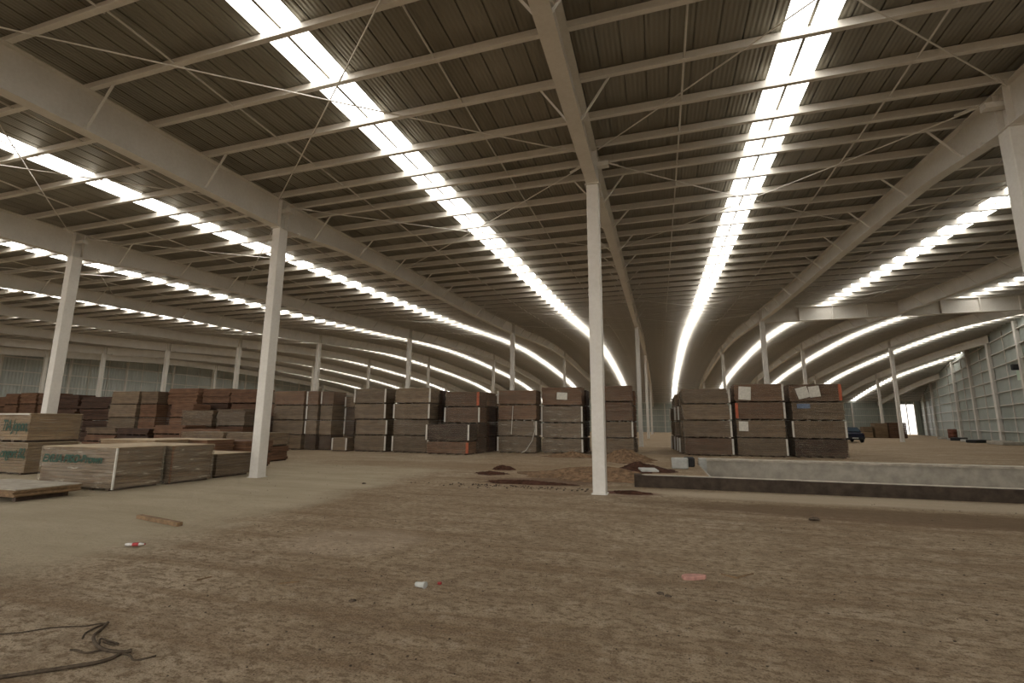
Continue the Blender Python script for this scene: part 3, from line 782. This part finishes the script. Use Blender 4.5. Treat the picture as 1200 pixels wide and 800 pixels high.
# mottled wrapped packs just behind the near crates
loose(-20.0, -17.6, 16.0, 0, [.62,1.18], 'mottled wrapped pile behind the near crates', ['brown','board'], wraps=(0,1), jit=.03)
loose(-17.4, -15.3, 16.0, 0, [.62,1.18], 'mottled wrapped pile nearest the large left column', ['brown','board'], wraps=(0,1), jit=.03)
loose(-16.3, -13.9, 13.6, 0, [.5,.95], 'low brown pile between near crates and the large left column', ['brown','brown'], jit=.02)

def writing(t, txt, size, x, y, z, rx=PI/2, rz=0., shear=.25, sx=1.):
    cu = bpy.data.curves.new('lettering', 'FONT'); cu.body = txt; cu.size = size; cu.shear = shear; cu.extrude = .002; cu.offset = .007; cu.space_character = .92
    tmp = bpy.data.objects.new('lettering_curve', cu); C.objects.link(tmp)
    me = bpy.data.meshes.new_from_object(tmp.evaluated_get(bpy.context.evaluated_depsgraph_get()))
    bpy.data.objects.remove(tmp); me.materials.clear(); me.materials.append(M['green'])
    o = bpy.data.objects.new('green_lettering', me); C.objects.link(o)
    o.parent = t; o.location = (x, y, z); o.rotation_euler = (rx, 0, rz); o.scale = (sx, 1, 1)
    return tag(o, 'dark green handwritten letters')
NEAR = 'packs at the near left'
# two packs on top of each other (green writing on both)
p2 = pack(-20.62, 9.75, 0, 2.42, 1.35, .93, M['ply'], 'pale plywood pack with green writing, under the big plywood pack', NEAR, True, (), cover=M['plytop'], jit=.007)
writing(p2, 'ongort B2,', .40, .06, -.71, .50, sx=.74)
p1 = pack(-20.62, 9.7, .96, 2.42, 1.38, .85, M['ply'], 'big pale plywood pack with green writing, resting on another pack', NEAR, True, (), cover=M['plytop'], jit=.007)
writing(p1, 'TiA Jopon,', .46, .02, -.725, .34, sx=.66)
MB().box(-1.21, 1.21, -.73, -.70, .815, .855).build('edge_batten', M['strip'], p1)
# wrapped pack with green writing facing the camera
p3 = pack(-14.65, 8.2, 0, 2.42, 1.18, .98, M['board'], 'wrapped board pack with green writing on its front, nearest to the camera', NEAR, 2, (), cover=M['plytop'], rz=.045, jit=.006)
writing(p3, 'EXUA PISO-Brown', .26, -1.1, -.63, .62)
mb = MB().box(1.19, 1.225, -.61, -.575, .03, .97); mb.build('corner_batten', M['strip'], p3)
p4 = pack(-14.6, 9.62, 0, 2.45, 1.18, .97, M['board'], 'second wrapped board pack behind the nearest one, by the concrete edge', NEAR, 2, (), cover=M['plytop'], rz=-.02, jit=.006)
mb = MB().box(1.2, 1.235, -.61, -.575, .03, .96); mb.build('corner_batten', M['brown'], p4)
p5 = pack(-14.75, 11.05, 0, 2.45, 1.25, .67, M['board'], 'lower wrapped board pack right in front of the large left column', NEAR, True, (), cover=M['plytop'], jit=.006)
pack(-17.35, 11.15, 0, 2.4, 1.15, 1.02, M['ply'], 'plywood pack standing behind the two wrapped packs', NEAR, True, (), cover=M['plytop'])
pack(-17.2, 12.4, 0, 2.9, 1.1, 1.0, M['brown'], 'brown pack with pale top behind the plywood pack', NEAR, False, (), cover=M['plytop'])
# thin panel stack on bearers
ps = thing('panel_stack', 'low stack of thin brown panels raised on bearers at the left edge', 'panel stack', (-13.45, 7.05, 0))
for bx in (-1., 0., 1.): MB().box(bx-.05, bx+.05, -.45, .45, 0, .10).build('bearer', M['bearer'], ps)
for i in range(7):
    a, b = random.uniform(-.02,.02), random.uniform(-.02,.02)
    MB().box(-1.22+a, 1.22+a, -.58+b, .58+b, .102+i*.022, .102+i*.022+.019).build('panel', M['panelgrey'] if i == 6 else M['rawwood'], ps)

# faint writing on the far left stack
for o in list(bpy.data.objects):
    if o.get('label', '').startswith('pale pack, bottom, left-side stack with faint'):
        writing(o, 'TOTO', .5, -.9, -.68, .3)

# ------------------------------------------------------------------ things lying on the dirt floor
def timber_bit(label, p, q, w, h, mat, cat='wood scrap', name='timber_offcut'):
    p, q = Vector(p), Vector(q); d = q-p; L = d.length
    o = MB().bev(0, L, -w/2, w/2, 0, h, min(w,h)*.12).build(name, mat, loc=tuple(p)); o.rotation_euler = (0, 0, math.atan2(d.y, d.x))
    return tag(o, label, cat)
timber_bit('brown timber offcut lying on the pale concrete in front of the panel stack', (-8.43,6.19,0), (-7.2,5.93,0), .09, .06, M['rawwood'])
timber_bit('thin dark stick on the dirt in the left half', (-3.74,4.22,0), (-3.58,4.34,0), .012, .012, M['rawwood'], name='twig')
timber_bit('small dark stick left of the thin stick on the dirt', (-4.6,4.05,0), (-4.55,4.18,0), .012, .012, M['rawwood'], name='twig')
timber_bit('thin forked twig right of the pink tile piece', (.56,5.97,0), (.72,5.86,0), .014, .014, M['rawwood'], name='twig')
timber_bit('short twig crossing beside the pink tile piece', (.69,5.88,0), (.90,6.1,0), .012, .012, M['rawwood'], name='twig')
timber_bit('dark stick at the bottom edge of the floor', (.0,2.2,0), (.09,2.13,0), .01, .01, M['rawwood'], name='twig')
# crushed bottle with a red label
bt = thing('plastic_bottle', 'crushed clear plastic bottle with red wrapper lying on the dirt', 'bottle', (-6.58,4.82,.03), .45); bt.scale = (.62,.62,.62)
def lay(mb): 
    mb.v = [(z, x, y*.8) for x, y, z in mb.v]; return mb
lay(MB().lathe([(.012,-.17),(.04,-.165),(.043,-.1),(.038,-.06),(.044,-.02),(.044,.1),(.035,.14),(.015,.165),(.014,.185)], 12)).build('body', M['clearplastic'], bt, True)
tag(lay(MB().lathe([(.0455,-.03),(.047,-.01),(.047,.07),(.0455,.09)], 12)).build('wrapper', M['redplastic'], bt, True), 'red printed wrapper')
lay(MB().lathe([(.015,.183),(.017,.185),(.017,.203),(.012,.205)], 10)).build('cap', M['redplastic'], bt, True)
# crumpled white cup
cup = thing('paper_cup', 'crumpled white cup lying in the middle of the dirt floor', 'cup', (-2.34,4.57,.03), -.1); cup.scale = (.85,.85,.85)
r_ = random.Random(4); mb = MB().lathe([(.03,-.06),(.034,-.04),(.038,0),(.043,.05),(.046,.065),(.040,.066)], 14)
mb.v = [(z+r_.uniform(-.006,.006), x+r_.uniform(-.006,.006), max(-.033, y*.75+r_.uniform(-.006,.006))) for x, y, z in mb.v]
mb.build('body', M['white'], cup); 
mb = MB().lathe([(.044,.062),(.049,.064),(.049,.072),(.044,.074)], 14); mb.v = [(z, x, max(-.033, y*.75)) for x, y, z in mb.v]; mb.build('rim', M['white'], cup)
o = MB().lathe([(.012,0),(.022,.004),(.022,.02),(.018,.024)], 12).build('bottle_cap', M['redplastic'], loc=(-2.2,4.72,0)); tag(o, 'small dark red bottle cap beside the crumpled white cup', 'bottle cap')
# pink broken tile
mb = MB(); pl = [(-.17,-.05),(-.05,-.075),(.12,-.05),(.17,0),(.06,.06),(-.1,.07),(-.16,.03)]
mb.loft([[(x,y,0) for x,y in pl],[(x,y,.03) for x,y in pl],[(x*.95,y*.9,.04) for x,y in pl]]); o = mb.build('tile_fragment', M['pinkslab'], loc=(.27,5.74,0)); o.rotation_euler = (0,0,.42); o.scale = (.8,.9,.8)
tag(o, 'pinkish broken tile piece lying on the dirt right of centre', 'tile piece')
def rockobj(name, label, x, y, s, mat, seed, flat=.6):
    r = random.Random(seed); mb = MB().lathe([(s*.35*r.uniform(.8,1.2),0),(s*r.uniform(.8,1.1),s*.25*flat),(s*r.uniform(.7,1.),s*.7*flat),(s*.35,s*flat)], 9)
    mb.v = [(a+r.uniform(-.2,.2)*s, b+r.uniform(-.2,.2)*s, max(0, c+r.uniform(-.08,.08)*s)) for a, b, c in mb.v]
    return tag(mb.build(name, mat, loc=(x,y,0)), label, 'stone')
rockobj('pebble', 'dark pebble, left one of the pair right of centre', -.07, 5.12, .035, M['stone'], 1)
rockobj('pebble', 'dark pebble, right one of the pair right of centre', .0, 5.07, .03, M['stone'], 2)
rockobj('pebble', 'dark stone lying in the tyre track before the pit kerb', 2.45, 9.75, .09, M['stone'], 3)
rockobj('pebble', 'dark stone on top of nothing, beside the large left column', -7.6, 11.4, .06, M['stone'], 4)['label'] = 'dark stone on the floor right of the large left column'
rockobj('pebble', 'dark pebble below the crumpled white cup', -2.75, 4.05, .03, M['stone'], 5)
# rope in the bottom-left corner
def sm(pts, n=8):
    out = []
    for i in range(len(pts)-1):
        p0, p1, p2, p3 = [Vector(pts[max(0, min(len(pts)-1, i+d))]) for d in (-1, 0, 1, 2)]
        for k in range(n):
            t = k/n
            out.append(.5*((2*p1)+(-p0+p2)*t+(2*p0-5*p1+4*p2-p3)*t*t+(-p0+3*p1-3*p2+p3)*t**3))
    out.append(Vector(pts[-1])); return out
RP = [
    [(-4.85,2.63),(-4.74,2.70),(-4.63,2.82),(-4.5,2.89),(-4.41,2.93),(-4.36,2.99),(-4.31,3.02)],
    [(-4.18,2.77),(-4.26,2.84),(-4.3,2.94),(-4.3,3.02)],
    [(-4.3,3.02),(-4.2,2.9),(-4.14,2.82),(-4.0,2.74),(-3.84,2.69),(-3.73,2.69),(-3.65,2.71),(-3.64,2.74)],
    [(-3.97,2.75),(-4.05,2.81),(-3.95,2.8),(-3.84,2.79),(-3.87,2.77),(-3.98,2.78)],
    [(-4.05,2.21),(-4.03,2.23),(-3.93,2.31),(-3.82,2.4),(-3.73,2.48),(-3.66,2.55),(-3.64,2.62),(-3.65,2.69),(-3.62,2.73)],
    [(-3.65,2.69),(-3.58,2.69),(-3.48,2.65),(-3.43,2.69),(-3.4,2.74)],
    [(-4.06,2.62),(-4.0,2.63),(-3.92,2.62),(-3.88,2.64),(-3.84,2.69)],
]
RR = [.005,.007,.011,.006,.012,.006,.006]
mb = MB()
for q, rr in zip(RP, RR): mb.tube(sm([(x,y,rr) for x,y in q]), rr, 6)
tag(mb.build('frayed_rope', M['rope'], smooth=True), 'frayed grey-brown rope tangled on the dirt at the near left corner', 'rope')
# uncountable small stones and clods
r = random.Random(11); mb = MB()
for k in range(600):
    y = 1.9+abs(r.gauss(0,1))**1.3*5.5
    if y > 24: continue
    x = r.uniform(-.85*y-1.5, .62*y+1.0)
    if PX0-2.6 < x < 16 and 13.1 < y < 22.8: continue
    if x < -12 and y > 6: continue
    if y > 11.5 and -7.5 < x < 1: continue
    if y < 3.1 and x < -3.1: continue
    s = r.uniform(.004,.010)*(1+y*.06)
    mb.lathe([(s*.4,0),(s,s*.25),(s*.75,s*.6),(s*.2,s*.75)], 5, (x,y,0))
for k in range(160):   # dark crumbs of soil trailing left of the central column
    x, y = min(-1.8, r.gauss(-3.7,1.1)), 12.42-abs(r.gauss(0,.33))
    s = r.uniform(.008,.035)
    mb.lathe([(s*.5,0),(s,s*.3),(s*.7,s*.7),(s*.2,s*.8)], 6, (x,y,0))
tag(mb.build('pebbles', M['stone']), 'scattered small stones and soil crumbs over the dirt floor', 'pebbles', kind='stuff')

# ------------------------------------------------------------------ far right corner
car = thing('car', 'dark blue car parked behind the right stack beyond the pit', 'car', (18.0, 57.0, 0))
sec = lambda y, hw, z0, z1: [(-hw,y,z0+.1),(-hw+.12,y,z0),(hw-.12,y,z0),(hw,y,z0+.1),(hw,y,z1-.12),(hw-.12,y,z1),(-hw+.12,y,z1),(-hw,y,z1-.12)]
MB().loft([sec(-2.05,.78,.35,.85), sec(-1.95,.86,.28,.95), sec(-1.0,.88,.25,1.0), sec(1.2,.88,.25,1.0), sec(2.0,.85,.28,.92), sec(2.1,.75,.35,.8)]).build('body', M['carpaint'], car)
MB().loft([[(-.78,-1.55,1.0),(.78,-1.55,1.0),(.78,1.0,1.0),(-.78,1.0,1.0)],[(-.62,-1.05,1.45),(.62,-1.05,1.45),(.62,.35,1.45),(-.62,.35,1.45)],[(-.58,-.95,1.49),(.58,-.95,1.49),(.58,.25,1.49),(-.58,.25,1.49)]]).build('cabin', M['carpaint'], car)
MB().loft([[(-.68,-1.50,1.06),(.68,-1.50,1.06),(.58,-1.11,1.41),(-.58,-1.11,1.41)],[(-.68,-1.53,1.07),(.68,-1.53,1.07),(.58,-1.14,1.42),(-.58,-1.14,1.42)]]).build('rear_window', M['carglass'], car)
for s in (-1, 1):
    MB().box(s*.79-.005, s*.79+.005, -1.2, .6, 1.06, 1.1).build('side_trim', M['carglass'], car)
    MB().box(s*.66-.12, s*.66+.12, -2.03, -1.96, .68, .84).build('rear_lamp', M['redplastic'], car)
    for yy_ in (-1.3, 1.3):
        w = MB().lathe([(.16,-.1),(.30,-.1),(.33,-.06),(.33,.06),(.30,.1),(.16,.1)], 18); w.v = [(z,x,y) for x,y,z in w.v]
        w.build('wheel', M['black'], car, loc=(s*.80, yy_, .33))
MB().box(-.8, .8, -2.14, -2.0, .36, .52).build('bumper', M['black'], car)
MB().box(-.26, .26, -2.15, -2.141, .40, .50).build('number_plate', M['white'], car)

pk = lambda x, y, w, d, h, m, lab, z=0: pack(x, y, z, w, d, h, M[m], lab, 'packs in the far right corner', False, (), sheet=.2)
pk(28.2, 78.5, 1.5, 1.3, 2.0, 'ply', 'tall pale brown pack by the columns in the far corner')
pk(29.8, 78.3, 2.0, 1.3, 2.1, 'brown', 'tall red-brown pack beside the pale one in the far corner')
pk(26.6, 78.7, 1.4, 1.3, .8, 'ply', 'low pale pack left of the tall pale one in the far corner')
pk(26.9, 78.75, 1.1, 1.2, .7, 'ply', 'small pale pack on top of the low one in the far corner', .81)
pk(24.8, 78.7, 1.6, 1.3, .9, 'board', 'low grey-brown pack next to the parked car')
pk(22.9, 78.9, 1.7, 1.3, .7, 'brown', 'lowest brown pack nearest the parked car')
def scrap(lab, x, y, sx, sy, sz, m, rz, name='scrap_board', cat='scrap', tilt=(0,0)):
    return slab(name, lab, cat, x, y, .0, sx, sy, sz, M[m], rz, tilt)
scrap('white scrap panel lying below the right wall, nearest the doorway', 36.2, 78.0, 2.4, .7, .18, 'white', .2)
scrap('second white scrap panel along the right wall', 34.4, 72.4, 2.2, .8, .2, 'white', .5)
scrap('dark tarpaulin bundle by the right wall', 33.4, 70.0, 2.6, 1.0, .35, 'black', .9, 'tarpaulin_bundle', 'tarpaulin')
scrap('white scrap panel beside the dark tarpaulin bundle', 32.0, 64.6, 2.0, .8, .25, 'white', .3)
scrap('dark scrap heap under the white panels on the right', 31.0, 61.6, 2.4, .9, .3, 'black', .6, 'scrap_heap', 'scrap')
scrap('grey rubble slab at the foot of the right wall', 30.6, 57.4, 2.2, 1.0, .35, 'conc', .5, 'rubble_slab', 'rubble')
scrap('second grey rubble slab nearer along the right wall', 29.9, 54.9, 1.8, 1.1, .3, 'conc', .1, 'rubble_slab', 'rubble')
t = thing('oil_drum', 'rusty red-brown drum standing by the right wall', 'drum', (35.2, 75.0, 0))
MB().lathe([(.42,0),(.45,.02),(.45,.4),(.47,.42),(.47,.45),(.45,.47),(.45,.86),(.47,.88),(.47,.91),(.45,.93),(.45,1.28),(.42,1.3)], 20).build('barrel', M['rust'], t, True)
MB().lathe([(.06,1.295),(.06,1.33),(.04,1.335)], 10, (.25,0,0)).build('bung', M['black'], t)
# lamp-like bracket and pale green panel on the right wall
t = thing('wall_sign', 'dark bracket with pale green panel fixed to the right wall', 'sign', (29.35, 52.0, 6.1))
MB().bev(-.10, .45, -.2, .1, .35, .85, .05).build('bracket', M['black'], t)
MB().box(.40, .46, -.45, .35, -.5, .6).build('panel', M['palegreen'], t)
MB().rod((.3,0,.6), (.75,.2,.6), .05, 8).build('arm', M['black'], t)

# ------------------------------------------------------------------ world, camera, view
w = bpy.data.worlds.new('World'); bpy.context.scene.world = w; w.use_nodes = True
bg = w.node_tree.nodes['Background']; bg.inputs[0].default_value = (1,.97,.92,1); bg.inputs[1].default_value = 1.35
cam = bpy.data.cameras.new('Camera'); co = bpy.data.objects.new('Camera', cam); C.objects.link(co)
f, pitch, yaw, roll = 559.33, .1706, .2987, .0066
cam.sensor_width = 36; cam.lens = f/1200*36; cam.clip_start = .05; cam.clip_end = 400
R_ = Matrix.Rotation(yaw, 4, 'Z') @ Matrix.Rotation(PI/2+pitch, 4, 'X') @ Matrix.Rotation(roll, 4, 'Z')
co.matrix_world = Matrix.Translation((0,0,1.6)) @ R_
sc = bpy.context.scene; sc.camera = co
sc.view_settings.view_transform = 'Standard'; sc.view_settings.look = 'None'; sc.view_settings.gamma = 1; sc.view_settings.use_curve_mapping = False
sc.view_settings.exposure = 1.22
sc.cycles.use_denoising = True
sc.cycles.diffuse_bounces = 5; sc.cycles.max_bounces = 10; sc.cycles.transparent_max_bounces = 12
